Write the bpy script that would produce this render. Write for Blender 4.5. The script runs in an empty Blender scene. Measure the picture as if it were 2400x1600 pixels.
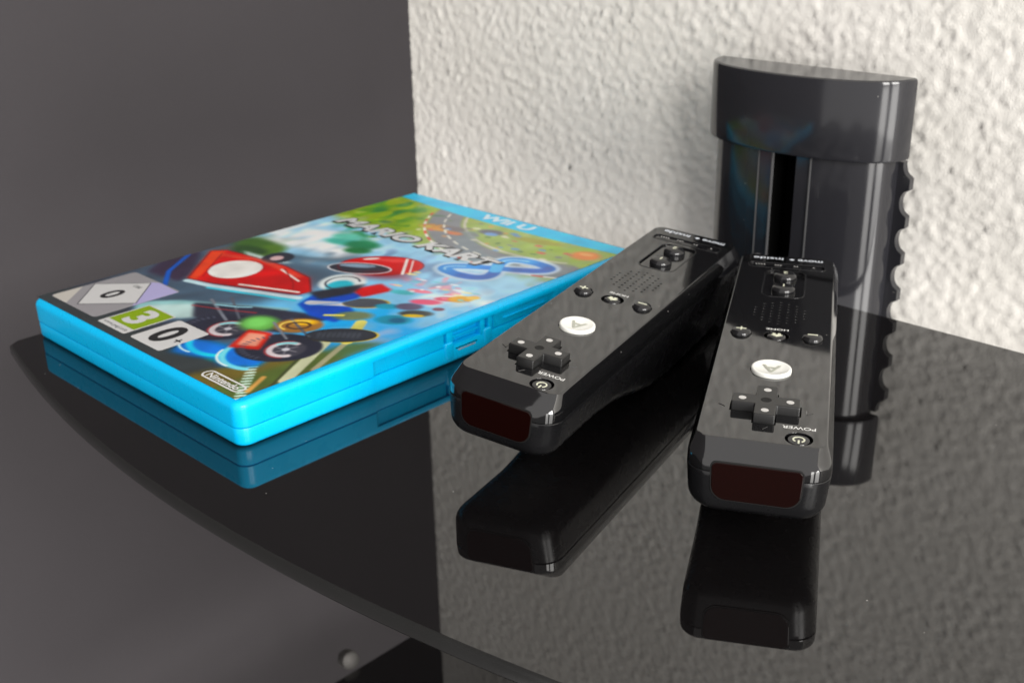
import bpy, bmesh, math, random
import numpy as np
from mathutils import Matrix, Vector

random.seed(4)
rng = np.random.default_rng(11)
MM = 0.001
sc = bpy.context.scene
COL = sc.collection

# ------------------------------------------------------------------ camera
cam_d = bpy.data.cameras.new("camera")
cam = bpy.data.objects.new("camera", cam_d)
COL.objects.link(cam)
YAW, PITCH, ROLL = 0.79237, 0.39845, -0.020085
cy, sy, cp, sp = math.cos(YAW), math.sin(YAW), math.cos(PITCH), math.sin(PITCH)
fwd = Vector((sy * cp, cy * cp, -sp))
rgt = Vector((cy, -sy, 0))
upv = rgt.cross(fwd)
r2 = math.cos(ROLL) * rgt + math.sin(ROLL) * upv
u2 = -math.sin(ROLL) * rgt + math.cos(ROLL) * upv
cam.matrix_world = Matrix(((r2.x, u2.x, -fwd.x, -0.158505), (r2.y, u2.y, -fwd.y, -0.270102),
                           (r2.z, u2.z, -fwd.z, 0.160849), (0, 0, 0, 1)))
cam_d.sensor_width = 36
cam_d.lens = 2687.15 / 2400 * 36
cam_d.clip_start = 0.01
cam_d.clip_end = 50
cam_d.dof.use_dof = True
cam_d.dof.focus_distance = 0.296
cam_d.dof.aperture_fstop = 27
sc.camera = cam

# ------------------------------------------------------------------ light of the room
world = bpy.data.worlds.new("World")
sc.world = world
world.use_nodes = True
bg = world.node_tree.nodes["Background"]
bg.inputs["Color"].default_value = (1.0, 0.968, 0.95, 1)
bg.inputs["Strength"].default_value = 0.94


def window_pane(name, loc, target, sx, sz, power):
    ld = bpy.data.lights.new(name, 'AREA')
    ld.shape = 'RECTANGLE'
    ld.size, ld.size_y = sx, sz
    ld.energy = power
    ld.color = (1.0, 0.975, 0.94)
    o = bpy.data.objects.new(name, ld)
    COL.objects.link(o)
    o.location = loc
    d = (Vector(target) - Vector(loc)).normalized()
    o.rotation_euler = d.to_track_quat('-Z', 'Y').to_euler()
    return o


TGT = (0.12, -0.03, 0.04)
# two tall casements of one window: brighter sky panes above, dimmer panes below
window_pane("window_light", (-1.22, -2.26, 1.12), TGT, 0.54, 1.30, 39.0)
window_pane("window_light", (-0.32, -2.50, 1.12), TGT, 0.76, 1.30, 55.0)
window_pane("window_light", (-1.22, -2.26, -0.52), TGT, 0.54, 1.75, 19.0)
window_pane("window_light", (-0.32, -2.50, -0.52), TGT, 0.76, 1.75, 28.0)

vs = sc.view_settings
vs.view_transform = 'Standard'
vs.look = 'None'
vs.exposure = 0.0
vs.gamma = 1.0
vs.use_curve_mapping = False


# ------------------------------------------------------------------ materials
def srgb(r, g, b):
    def f(c):
        c /= 255.0
        return c / 12.92 if c <= 0.04045 else ((c + 0.055) / 1.055) ** 2.4
    return (f(r), f(g), f(b), 1)


def mat(name, base, rough=0.4, ior=1.5, coat=0.0, bump=None, rough_var=None, metal=0.0, dust=0.0, sss=0.0, colvar=None):
    m = bpy.data.materials.new(name)
    m.use_nodes = True
    nt = m.node_tree
    N, L = nt.nodes, nt.links
    b = N["Principled BSDF"]
    b.inputs["Base Color"].default_value = base if len(base) == 4 else (*base, 1)
    b.inputs["Roughness"].default_value = rough
    b.inputs["IOR"].default_value = ior
    b.inputs["Metallic"].default_value = metal
    b.inputs["Coat Weight"].default_value = coat
    b.inputs["Coat Roughness"].default_value = 0.06
    if sss:
        b.inputs["Subsurface Weight"].default_value = sss
        b.inputs["Subsurface Radius"].default_value = (0.004, 0.004, 0.0038)
        b.inputs["Subsurface Scale"].default_value = 0.4
    tc = N.new("ShaderNodeTexCoord")
    if bump:                                   # list of (scale per metre, strength, distance)
        prev = None
        for scale, strength, dist in bump:
            nz = N.new("ShaderNodeTexNoise")
            nz.inputs["Scale"].default_value = scale
            nz.inputs["Detail"].default_value = 3
            bp = N.new("ShaderNodeBump")
            bp.inputs["Strength"].default_value = strength
            bp.inputs["Distance"].default_value = dist
            L.new(tc.outputs["Object"], nz.inputs["Vector"])
            L.new(nz.outputs["Fac"], bp.inputs["Height"])
            if prev:
                L.new(prev.outputs["Normal"], bp.inputs["Normal"])
            prev = bp
        L.new(prev.outputs["Normal"], b.inputs["Normal"])
    if rough_var:                              # (scale, low, high)
        nz = N.new("ShaderNodeTexNoise")
        nz.inputs["Scale"].default_value = rough_var[0]
        nz.inputs["Detail"].default_value = 5
        mr = N.new("ShaderNodeMapRange")
        mr.inputs["From Min"].default_value = 0.35
        mr.inputs["From Max"].default_value = 0.7
        mr.inputs["To Min"].default_value = rough_var[1]
        mr.inputs["To Max"].default_value = rough_var[2]
        L.new(tc.outputs["Object"], nz.inputs["Vector"])
        L.new(nz.outputs["Fac"], mr.inputs["Value"])
        L.new(mr.outputs["Result"], b.inputs["Roughness"])
    col_out = None
    if colvar:                                 # (scale, other colour, amount)
        nz = N.new("ShaderNodeTexNoise")
        nz.inputs["Scale"].default_value = colvar[0]
        nz.inputs["Detail"].default_value = 4
        mx = N.new("ShaderNodeMix")
        mx.data_type = 'RGBA'
        mr = N.new("ShaderNodeMapRange")
        mr.inputs["From Min"].default_value = 0.35
        mr.inputs["From Max"].default_value = 0.65
        mr.inputs["To Max"].default_value = colvar[2]
        L.new(tc.outputs["Object"], nz.inputs["Vector"])
        L.new(nz.outputs["Fac"], mr.inputs["Value"])
        L.new(mr.outputs["Result"], mx.inputs["Factor"])
        mx.inputs["A"].default_value = b.inputs["Base Color"].default_value
        mx.inputs["B"].default_value = colvar[1] if len(colvar[1]) == 4 else (*colvar[1], 1)
        L.new(mx.outputs["Result"], b.inputs["Base Color"])
        col_out = mx.outputs["Result"]
    if dust:                                   # sparse pale dust specks lying on the surface
        vo = N.new("ShaderNodeTexVoronoi")
        vo.inputs["Scale"].default_value = 420
        vo.inputs["Randomness"].default_value = 1.0
        lt = N.new("ShaderNodeMath")
        lt.operation = 'LESS_THAN'
        lt.inputs[1].default_value = 0.075
        sepc = N.new("ShaderNodeSeparateColor")
        gt = N.new("ShaderNodeMath")
        gt.operation = 'GREATER_THAN'
        gt.inputs[1].default_value = 1.0 - dust
        mul = N.new("ShaderNodeMath")
        mul.operation = 'MULTIPLY'
        L.new(tc.outputs["Object"], vo.inputs["Vector"])
        L.new(vo.outputs["Distance"], lt.inputs[0])
        L.new(vo.outputs["Color"], sepc.inputs["Color"])
        L.new(sepc.outputs["Red"], gt.inputs[0])
        L.new(lt.outputs[0], mul.inputs[0])
        L.new(gt.outputs[0], mul.inputs[1])
        mx = N.new("ShaderNodeMix")
        mx.data_type = 'RGBA'
        L.new(mul.outputs[0], mx.inputs["Factor"])
        if col_out:
            L.new(col_out, mx.inputs["A"])
        else:
            mx.inputs["A"].default_value = b.inputs["Base Color"].default_value
        mx.inputs["B"].default_value = (0.35, 0.34, 0.32, 1)
        L.new(mx.outputs["Result"], b.inputs["Base Color"])
    return m


M = {}
M['plaster'] = mat("white_roughcast", (0.82, 0.795, 0.745), 0.75, 1.45, bump=[(1500, 0.35, 0.0004), (420, 0.16, 0.0008)],
                   colvar=(14, (0.77, 0.745, 0.69), 0.9))
M['grey_wall'] = mat("grey_panel", (0.042, 0.0385, 0.0415), 0.55, 1.22, bump=[(700, 0.16, 0.0004), (90, 0.05, 0.001)],
                     colvar=(9, (0.037, 0.034, 0.0365), 0.8))
M['glass'] = mat("black_glass", (0.0045, 0.004, 0.0042), 0.015, 1.78, rough_var=(16, 0.006, 0.045), dust=0.018)
M['glass_edge'] = mat("ground_glass_edge", (0.016, 0.016, 0.0155), 0.22, 1.5, rough_var=(60, 0.16, 0.28))
M['gloss_black'] = mat("gloss_black_plastic", (0.0055, 0.0055, 0.006), 0.05, 1.82, rough_var=(120, 0.035, 0.075), dust=0.06,
                       bump=[(160, 0.012, 0.0004)])
M['satin_black'] = mat("satin_black_plastic", (0.0065, 0.0065, 0.0072), 0.26, 1.48, rough_var=(200, 0.22, 0.32), dust=0.015)
M['button_black'] = mat("black_button", (0.010, 0.010, 0.011), 0.14, 1.55, dust=0.03)
M['pad_black'] = mat("black_pad", (0.012, 0.012, 0.012), 0.28, 1.5, dust=0.04)
M['well'] = mat("button_well", (0.004, 0.004, 0.004), 0.6, 1.4)
M['ir'] = mat("dark_red_filter", (0.0065, 0.0008, 0.0004), 0.05, 1.42)
M['white_button'] = mat("white_translucent_plastic", (0.83, 0.83, 0.78), 0.18, 1.5, sss=0.25)
M['letter_grey'] = mat("letter_grey", (0.42, 0.43, 0.36), 0.3)
M['print_white'] = mat("print_white", (0.72, 0.72, 0.70), 0.45)
M['print_bluewhite'] = mat("print_silver", (0.66, 0.70, 0.76), 0.35)
M['print_cream'] = mat("print_cream", (0.66, 0.67, 0.52), 0.4)
M['dot_grey'] = mat("dot_grey", (0.55, 0.54, 0.52), 0.45)
M['lens'] = mat("clear_black_lens", (0.005, 0.005, 0.006), 0.03, 1.6)
M['cyan'] = mat("cyan_case_plastic", srgb(0, 188, 244), 0.28, 1.45, rough_var=(90, 0.24, 0.34), bump=[(500, 0.02, 0.0002)])
M['column'] = mat("dark_gloss_column", (0.019, 0.019, 0.0225), 0.12, 1.55, rough_var=(25, 0.10, 0.19), dust=0.03)
M['column_edge'] = mat("column_edge_trim", (0.06, 0.06, 0.062), 0.25, 1.5)
M['slot'] = mat("slot_dark", (0.002, 0.002, 0.002), 0.9, 1.05)
M['chrome'] = mat("brushed_steel", (0.13, 0.125, 0.12), 0.7, 2.0, metal=1.0)
M['pin_grey'] = mat("dull_dark_pin", (0.022, 0.020, 0.021), 0.5)
M['rubber'] = mat("black_rubber", (0.012, 0.012, 0.012), 0.55)
M['disc_grey'] = mat("grey_inner_tray", (0.30, 0.31, 0.33), 0.4)


# ------------------------------------------------------------------ mesh helpers (all lengths in mm)
def link(name, me, m=None, parent=None, smooth=None):
    if m is not None:
        me.materials.append(M[m] if isinstance(m, str) else m)
    if smooth is not None:
        me.polygons.foreach_set("use_smooth", [True] * len(me.polygons))
        me.set_sharp_from_angle(angle=math.radians(smooth))
        for p in me.polygons:
            if p.loop_total > 8:
                p.use_smooth = False
    o = bpy.data.objects.new(name, me)
    COL.objects.link(o)
    if parent:
        o.parent = parent
    return o


def mesh_from(verts, faces, name="mesh"):
    me = bpy.data.meshes.new(name)
    me.from_pydata([(a * MM, b * MM, c * MM) for a, b, c in verts], [], faces)
    me.update()
    return me


def fix(me):
    bm = bmesh.new()
    bm.from_mesh(me)
    bmesh.ops.remove_doubles(bm, verts=bm.verts, dist=1e-7)
    bmesh.ops.recalc_face_normals(bm, faces=bm.faces)
    bm.to_mesh(me)
    bm.free()
    return me


def tag(o, label=None, cat=None, group=None, kind=None):
    if label:
        o['label'] = label
    if cat:
        o['category'] = cat
    if group:
        o['group'] = group
    if kind:
        o['kind'] = kind
    return o


def empty(name, mw):
    o = bpy.data.objects.new(name, None)
    COL.objects.link(o)
    o.empty_display_size = 0.01
    o.matrix_world = mw
    return o


def half_ring(yf, yb, hw, rf, rb, z, nside=36, narc=8, nflat=4, zfun=None):
    """right half of a rounded-rectangle outline, from front centre to back centre (x right, y away)"""
    pts = []
    for i in range(nflat):
        pts.append(((hw - rf) * i / nflat, yf))
    for i in range(narc + 1):
        a = math.pi / 2 * i / narc
        pts.append((hw - rf + rf * math.sin(a), yf + rf - rf * math.cos(a)))
    for i in range(1, nside):
        pts.append((hw, yf + rf + (yb - rb - yf - rf) * i / nside))
    for i in range(narc + 1):
        a = math.pi / 2 * i / narc
        pts.append((hw - rb + rb * math.cos(a), yb - rb + rb * math.sin(a)))
    for i in range(1, nflat + 1):
        pts.append(((hw - rb) * (1 - i / nflat), yb))
    return [(x, y, zfun(y) if zfun else z) for x, y in pts]


def loft(halves, cap_first=False, cap_last=False):
    """closed rings mirrored in x, joined one to the next"""
    n = len(halves[0])
    m = 2 * n - 2
    V, F = [], []
    for h in halves:
        V += h + [(-x, y, z) for x, y, z in reversed(h[1:-1])]
    for k in range(len(halves) - 1):
        a, b = k * m, (k + 1) * m
        for i in range(m):
            j = (i + 1) % m
            F.append((a + i, a + j, b + j, b + i))

    def cap(base):
        for i in range(n - 1):
            l0, l1 = (m - i) % m, (m - i - 1) % m
            q = [base + i, base + i + 1, base + l1, base + l0]
            q2 = []
            for v in q:
                if v not in q2:
                    q2.append(v)
            if len(q2) >= 3:
                F.append(tuple(q2))
    if cap_first:
        cap(0)
    if cap_last:
        cap((len(halves) - 1) * m)
    return fix(mesh_from(V, F))


def ring_loft(rs, c0=True, c1=True):
    n = len(rs[0])
    V, F = [], []
    for q in rs:
        V += q
    for k in range(len(rs) - 1):
        for i in range(n):
            j = (i + 1) % n
            F.append((k * n + i, k * n + j, (k + 1) * n + j, (k + 1) * n + i))
    if c0:
        F.append(tuple(range(n)))
    if c1:
        F.append(tuple(range((len(rs) - 1) * n, len(rs) * n)))
    return fix(mesh_from(V, F))


def lathe(profile, n=40, oval=1.0):
    """profile: list of (radius, z); closed at r=0"""
    V, F = [], []
    for r, z in profile:
        for i in range(n):
            a = 2 * math.pi * i / n
            V.append((r * math.cos(a), r * math.sin(a) * oval, z))
    for k in range(len(profile) - 1):
        for i in range(n):
            j = (i + 1) % n
            F.append((k * n + i, k * n + j, (k + 1) * n + j, (k + 1) * n + i))
    return fix(mesh_from(V, F))


def box(x0, x1, y0, y1, z0, z1, bev=0.0, seg=2):
    V = [(x, y, z) for z in (z0, z1) for y in (y0, y1) for x in (x0, x1)]
    F = [(0, 2, 3, 1), (4, 5, 7, 6), (0, 1, 5, 4), (2, 6, 7, 3), (0, 4, 6, 2), (1, 3, 7, 5)]
    me = mesh_from(V, F)
    if bev:
        bm = bmesh.new()
        bm.from_mesh(me)
        bmesh.ops.bevel(bm, geom=bm.edges[:], offset=bev * MM, segments=seg, profile=0.5, affect='EDGES')
        bm.to_mesh(me)
        bm.free()
    return fix(me)


def prism(outline, z0, z1, bev=0.0, seg=2):
    n = len(outline)
    V = [(x, y, z0) for x, y in outline] + [(x, y, z1) for x, y in outline]
    F = [tuple(range(n - 1, -1, -1)), tuple(range(n, 2 * n))]
    F += [(i, (i + 1) % n, n + (i + 1) % n, n + i) for i in range(n)]
    me = mesh_from(V, F)
    if bev:
        bm = bmesh.new()
        bm.from_mesh(me)
        es = [e for e in bm.edges if all(v.co.z > (z1 - 1e-4) * MM for v in e.verts)]
        bmesh.ops.bevel(bm, geom=es, offset=bev * MM, segments=seg, profile=0.5, affect='EDGES')
        bm.to_mesh(me)
        bm.free()
    return fix(me)


def circle(cx, cyy, r, n=32, oval=1.0):
    return [(cx + r * math.cos(2 * math.pi * i / n), cyy + oval * r * math.sin(2 * math.pi * i / n)) for i in range(n)]


def rrect(x0, x1, y0, y1, r, n=6):
    if not isinstance(r, (list, tuple)):
        r = [r] * 4                                   # bl, br, tr, tl
    P = []
    for (cx, cyy, a0, rr) in ((x0 + r[0], y0 + r[0], 180, r[0]), (x1 - r[1], y0 + r[1], 270, r[1]),
                              (x1 - r[2], y1 - r[2], 0, r[2]), (x0 + r[3], y1 - r[3], 90, r[3])):
        for i in range(n + 1):
            a = math.radians(a0 + 90 * i / n)
            P.append((cx + rr * math.cos(a), cyy + rr * math.sin(a)))
    return P


def curve_plate(outlines, z, extrude=0.0, bevel=0.0):
    """flat plate with holes: first outline is the rim, the others cut holes"""
    cu = bpy.data.curves.new("plate", 'CURVE')
    cu.dimensions = '2D'
    cu.fill_mode = 'BOTH'
    cu.extrude = extrude * MM
    cu.bevel_depth = bevel * MM
    cu.bevel_resolution = 1
    for o in outlines:
        s = cu.splines.new('POLY')
        s.points.add(len(o) - 1)
        for p, (x, y) in zip(s.points, o):
            p.co = (x * MM, y * MM, 0, 1)
        s.use_cyclic_u = True
    ob = bpy.data.objects.new("tmp", cu)
    COL.objects.link(ob)
    dg = bpy.context.evaluated_depsgraph_get()
    me = bpy.data.meshes.new_from_object(ob.evaluated_get(dg))
    bpy.data.objects.remove(ob)
    bpy.data.curves.remove(cu)
    me.transform(Matrix.Translation((0, 0, z * MM)))
    return me


def text_mesh(s, size, bold=0.0, shear=0.0, spacing=1.0, extrude=0.0, width=None, height=None):
    """centred text lying in the xy plane, size in mm"""
    cu = bpy.data.curves.new("lettering", 'FONT')
    cu.body = s
    cu.size = size * MM
    cu.align_x = 'CENTER'
    cu.align_y = 'CENTER'
    cu.shear = shear
    cu.space_character = spacing
    cu.offset = bold * MM
    cu.extrude = extrude * MM
    cu.resolution_u = 4
    ob = bpy.data.objects.new("tmp", cu)
    COL.objects.link(ob)
    dg = bpy.context.evaluated_depsgraph_get()
    me = bpy.data.meshes.new_from_object(ob.evaluated_get(dg))
    bpy.data.objects.remove(ob)
    bpy.data.curves.remove(cu)
    n = len(me.vertices)
    co = np.empty(n * 3)
    me.vertices.foreach_get("co", co)
    co = co.reshape(-1, 3)
    lo, hi = co.min(0), co.max(0)
    co[:, :2] -= (lo[:2] + hi[:2]) / 2
    if width:
        co[:, 0] *= width * MM / (hi[0] - lo[0])
    if height:
        co[:, 1] *= height * MM / (hi[1] - lo[1])
    me.vertices.foreach_set("co", co.ravel())
    me.update()
    return me


# ------------------------------------------------------------------ walls
def fft_noise(ny, nx, step, lam, aniso=(1, 1), width=0.5, seed=0):
    r = np.random.default_rng(seed)
    w = np.fft.rfft2(r.standard_normal((ny, nx)))
    fy = np.fft.fftfreq(ny, step)[:, None] * aniso[0]
    fx = np.fft.rfftfreq(nx, step)[None, :] * aniso[1]
    f = np.sqrt(fx * fx + fy * fy) + 1e-9
    w *= np.exp(-(np.log(f * lam) ** 2) / (2 * width ** 2))
    o = np.fft.irfft2(w, s=(ny, nx))
    return o / o.std()


WX, WY = 262.0, 218.0          # white wall plane X, grey wall plane Y
STEP = 1.15
ny_, nz_ = 560, 690            # along Y, along Z
ys = WY + 4 - np.arange(ny_) * STEP
zs = -290 + np.arange(nz_) * STEP
a = fft_noise(nz_, ny_, STEP, 9.6, (0.8, 1.15), 0.40, 1)
b = fft_noise(nz_, ny_, STEP, 5.2, (0.8, 1.15), 0.36, 2)
c = fft_noise(nz_, ny_, STEP, 3.4, (1, 1), 0.3, 3)
g = fft_noise(nz_, ny_, STEP, 40, (1, 1), 0.5, 5)
hgt = 0.55 * np.tanh(1.0 * a) + 0.46 * np.maximum(np.tanh(1.5 * b - 0.3), -0.45) + 0.11 * c
hgt = np.where(hgt > 0, hgt, hgt * 0.75) * (0.92 + 0.12 * g)
hgt *= 0.40
XX = WX - hgt
YYg, ZZg = np.meshgrid(ys, zs)
YYg = YYg + 0.25 * c
# fade the relief to the flat plane at the patch's rim
edge = np.minimum.reduce([np.arange(nz_)[:, None] + 0 * YYg, (nz_ - 1 - np.arange(nz_))[:, None] + 0 * YYg,
                          (ny_ - 1 - np.arange(ny_))[None, :] + 0 * YYg])
XX = WX - hgt * np.clip(edge / 12.0, 0, 1)
V = np.stack([XX, YYg, ZZg], -1).reshape(-1, 3)
V[:, 1] = np.where((np.tile(np.arange(ny_), nz_) == ny_ - 1), ys[-1], V[:, 1])
idx = np.arange(nz_ * ny_).reshape(nz_, ny_)
Q = np.stack([idx[:-1, :-1], idx[:-1, 1:], idx[1:, 1:], idx[1:, :-1]], -1).reshape(-1, 4)
n0 = len(V)
y0, y1, z0, z1 = ys[-1], ys[0], zs[0], zs[-1]
ext = np.array([(WX, yy, zz) for zz in (-900, z0, z1, 1500) for yy in (-1900, y0, y1)])
eq = []
for k in range(3):
    for j in range(2):
        if k == 1 and j == 1:
            continue
        eq.append([n0 + k * 3 + j + 1, n0 + k * 3 + j, n0 + (k + 1) * 3 + j, n0 + (k + 1) * 3 + j + 1])
V = np.vstack([V, ext]) * MM
Q = np.vstack([Q, np.array(eq)])
me = bpy.data.meshes.new("wall_right")
me.vertices.add(len(V))
me.vertices.foreach_set("co", V.ravel())
me.loops.add(Q.size)
me.loops.foreach_set("vertex_index", Q.ravel().astype(np.int32))
me.polygons.add(len(Q))
me.polygons.foreach_set("loop_start", (np.arange(len(Q)) * 4).astype(np.int32))
me.update(calc_edges=True)
me.polygons.foreach_set("use_smooth", [True] * len(Q))
o = link("wall_right", me, 'plaster')
tag(o, "white rough plaster wall behind the black column", kind='structure')

me = mesh_from([(WX + 6, WY, -900), (-1900, WY, -900), (-1900, WY, 1500), (WX + 6, WY, 1500),
                (WX + 6, WY + 20, -900), (-1900, WY + 20, -900), (-1900, WY + 20, 1500), (WX + 6, WY + 20, 1500)],
               [(0, 1, 2, 3), (7, 6, 5, 4), (0, 4, 5, 1), (3, 2, 6, 7), (1, 5, 6, 2), (0, 3, 7, 4)])
o = link("wall_left", fix(me), 'grey_wall')
tag(o, "smooth dark grey wall behind the blue game case", kind='structure')


# ------------------------------------------------------------------ glass shelves
def shelf(name, ztop, thick=4.6):
    P = []
    yl, yr = 136.5, -262.0
    n = 70
    for i in range(n + 1):                      # bowed front edge, left to right
        y = yl + (yr - yl) * i / n
        P.append((-28.2 + 8.4e-4 * (y + 8) ** 2, y))
    # ease the front left tip
    P[0] = (P[0][0] + 3.2, yl)
    P.insert(1, (P[1][0] * 0.0 - 11.4, yl - 2.6))
    P += [(224.4, yr), (224.4, yl - 0.0)]
    P = P[::-1]
    nP = len(P)

    def inset(d):
        out = []
        for i in range(nP):
            p0, p1, p2 = Vector(P[i - 1]), Vector(P[i]), Vector(P[(i + 1) % nP])
            e1, e2 = (p1 - p0).normalized(), (p2 - p1).normalized()
            n1, n2 = Vector((-e1.y, e1.x)), Vector((-e2.y, e2.x))
            nn = (n1 + n2)
            nn = nn / max(nn.dot(n1), 0.3)
            out.append((p1.x + nn.x * d, p1.y + nn.y * d))
        return out
    # orientation test
    area = sum(P[i - 1][0] * P[i][1] - P[i][0] * P[i - 1][1] for i in range(nP))
    s = 1 if area > 0 else -1
    rings = [(0.9 * s, 0), (0.35 * s, -0.22), (0, -0.9), (0, -thick + 0.9), (0.35 * s, -thick + 0.22), (0.9 * s, -thick)]
    V, F = [], []
    for d, dz in rings:
        V += [(x, y, ztop + dz) for x, y in inset(d)]
    for k in range(len(rings) - 1):
        for i in range(nP):
            j = (i + 1) % nP
            F.append((k * nP + i, k * nP + j, (k + 1) * nP + j, (k + 1) * nP + i))
    F.append(tuple(range(nP)))
    F.append(tuple(range((len(rings) - 1) * nP, len(rings) * nP)))
    me = mesh_from(V, F)
    me.materials.append(M['glass'])
    me.materials.append(M['glass_edge'])
    nf = len(F)
    mi = [1] * (nf - 2) + [0, 0]
    me.polygons.foreach_set("material_index", mi)
    fix(me)
    return link(name, me, None, smooth=50)


o = shelf("glass_shelf", 0.0)
tag(o, "black mirror glass shelf with bowed front edge carrying the case and remotes", "shelf", "black glass shelves on the column")
o = shelf("glass_shelf", -232.0)
tag(o, "lower black glass shelf showing as a dark corner at the bottom edge", "shelf", "black glass shelves on the column")

# steel stud on the grey wall beside the lower shelf
stud = empty("shelf_stud", Matrix.Translation((0.1315, 0.1435, -0.229)))
tag(stud, "small round dull steel stud at the edge of the lower glass shelf", "stud")
q_ = Vector((9.5, 43.0, -15.5)).to_track_quat('Z', 'Y').to_matrix().to_4x4()
me = lathe([(0, 0), (2.4, 0), (2.4, 7), (0, 7)], 24)
me.transform(q_)
link("pin", me, 'pin_grey', stud, 40)
me = lathe([(0, -6.0), (3.0, -6.0), (4.6, -5.0), (5.0, -3), (5.0, 1.2), (4.4, 2.4), (0, 2.4)], 28)
me.transform(q_)
link("head", me, 'chrome', stud, 40)

# ------------------------------------------------------------------ wall column
colm = empty("wall_column", Matrix.Translation((0.248, -0.0374, -0.5)))
tag(colm, "tall rounded glossy black column with slot and cap fixed to white wall", "column")
CB = 500.0                                         # local z of the shelf plane


def half_ellipse(a, b, n=96):
    """flattened half oval: front bulges towards -x, straight back at x = 0"""
    P = []
    for i in range(n + 1):
        t = math.pi * i / n
        co_ = math.cos(t)
        P.append((-a * math.sin(t) ** 0.88, b * math.copysign(abs(co_) ** 0.95, co_)))
    return P


def front_x(y, a=20.4, b=39.4):
    co_ = min(1.0, abs(y) / b) ** (1 / 0.95)
    return -a * math.sqrt(max(0.0, 1 - co_ * co_)) ** 0.88


def body_profile():
    P = half_ellipse(20.4, 39.4, 120)
    lo, hi = -7.0, 2.6                            # slot between these y (local)
    out, done = [], False
    for (x, y) in P:
        if lo <= y <= hi:
            if not done:
                done = True
                out += [(front_x(hi), hi + 0.5), (front_x(hi) + 0.5, hi), (front_x(hi) + 12, hi), (front_x(lo) + 12, lo),
                        (front_x(lo) + 0.5, lo), (front_x(lo), lo - 0.5)]
            continue
        out.append((x, y))
    return out


def extrude_profile(P, z0, z1, cap=True):
    n = len(P)
    V = [(x, y, z0) for x, y in P] + [(x, y, z1) for x, y in P]
    F = [(i, (i + 1) % n, n + (i + 1) % n, n + i) for i in range(n)]
    if cap:
        F += [tuple(range(n)), tuple(range(n, 2 * n))]
    return fix(mesh_from(V, F))


link("body", extrude_profile(body_profile(), 0, CB + 58), 'column', colm, 28)
# cap with softly rounded rims
rings = [(0.9, CB + 53.6), (0.25, CB + 53.9), (0, CB + 54.8), (0, CB + 82.6), (0.3, CB + 83.6), (1.2, CB + 84.0)]
V, F = [], []
base = half_ellipse(22.8, 43.2, 96)
nb = len(base)
for d, z in rings:
    V += [(x * (1 - d / 22.8), y * (1 - d / 43.2), z) for x, y in base]
for k in range(len(rings) - 1):
    for i in range(nb):
        j = (i + 1) % nb
        F.append((k * nb + i, k * nb + j, (k + 1) * nb + j, (k + 1) * nb + i))
F += [tuple(range(nb)), tuple(range((len(rings) - 1) * nb, len(rings) * nb))]
link("end_cap", fix(mesh_from(V, F)), 'column', colm, 40)
# slot back
U = [(-19.8, 2.58), (-8.6, 2.58), (-8.6, -6.98), (-19.4, -6.98), (-19.4, -6.6), (-9.4, -6.6), (-9.4, 2.2), (-19.8, 2.2)]
link("slot_lining", extrude_profile(U, 1, CB + 57), 'slot', colm)
# thin raised ribs beside the slot; the third, paler strip imitates its edge highlight
for yy, wd in ((9.2, 0.55), (-13.4, 0.6), (2.95, 0.5)):
    xt = front_x(yy)
    link("rib_and_highlight", box(xt - 0.55, xt + 1.5, yy - wd / 2, yy + wd / 2, 2, CB + 53.2, 0.15), 'column_edge', colm, 40)
# screws near the shelf at both sides of the slot
for yy in (6.6, -9.8):
    xt = front_x(yy)
    me = lathe([(0, -2.6), (1.8, -2.4), (2.7, -1.2), (2.8, 0.6), (0, 0.6)], 20)
    me.transform(Matrix.Rotation(math.radians(90), 4, 'Y'))
    me.transform(Matrix.Translation((xt * MM, yy * MM, (CB + 8.5) * MM)))
    link("screw", me, 'column_edge', colm, 40)
# scalloped mounting rail behind the body, its notched edge showing at the right
P = []
yb = -44.6
z = 0.0
pitch = 14.9
zc0 = (51.7 + CB) % pitch
prof = []
zz = 0.0
while zz <= CB + 53:
    ph = ((zz - zc0) / pitch + 0.5) % 1.0 - 0.5     # 0 at a notch centre
    d = abs(ph) * pitch
    notch = math.sqrt(max(0.0, 1 - (d / 5.0) ** 2)) * 3.3 if d < 5.0 else 0.0
    prof.append((yb + notch, zz))
    zz += 0.62
V, F = [], []
for x in (0.1, 3.4):
    for (y, z) in prof:
        V.append((x, y, z))
    for (y, z) in prof:
        V.append((x, 40.0, z))
n = len(prof)
for i in range(n - 1):
    F.append((i, i + 1, n + i + 1, n + i))
    F.append((2 * n + i, 3 * n + i, 3 * n + i + 1, 2 * n + i + 1))
    F.append((i, 2 * n + i, 2 * n + i + 1, i + 1))
    F.append((n + i, n + i + 1, 3 * n + i + 1, 3 * n + i))
F += [(0, n, 3 * n, 2 * n), (n - 1, 3 * n - 1, 4 * n - 1, 2 * n - 1)]
link("mounting_rail", fix(mesh_from(V, F)), 'column', colm, 30)

link("wall_spacer", box(3.3, 14.6, -22, 22, 20, CB + 40, 0.4), 'slot', colm, 40)

# ------------------------------------------------------------------ remote controllers
DEPTH = 29.8                                       # top face above the resting belly


def belly(y):
    """underside height above the resting plane, along the length from the front (scooped finger hollow)"""
    K = ((-5.0, 10.5), (24.0, 10.5), (55.0, 5.0), (86.0, 0.0))
    w = 0.0 if y >= 86 else 10.5
    for (ya, wa), (yb_, wb) in zip(K, K[1:]):
        if ya <= y <= yb_:
            t = (y - ya) / (yb_ - ya)
            t = t * t * (3 - 2 * t) if yb_ <= 24.5 else (t * t * 0.7 + t * 0.3 if ya < 40 else 1 - (1 - t) ** 2)
            w = wa + (wb - wa) * t
    if y > 118:
        w += ((y - 118) / 28.0) ** 2 * 2.2
    return w


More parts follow.
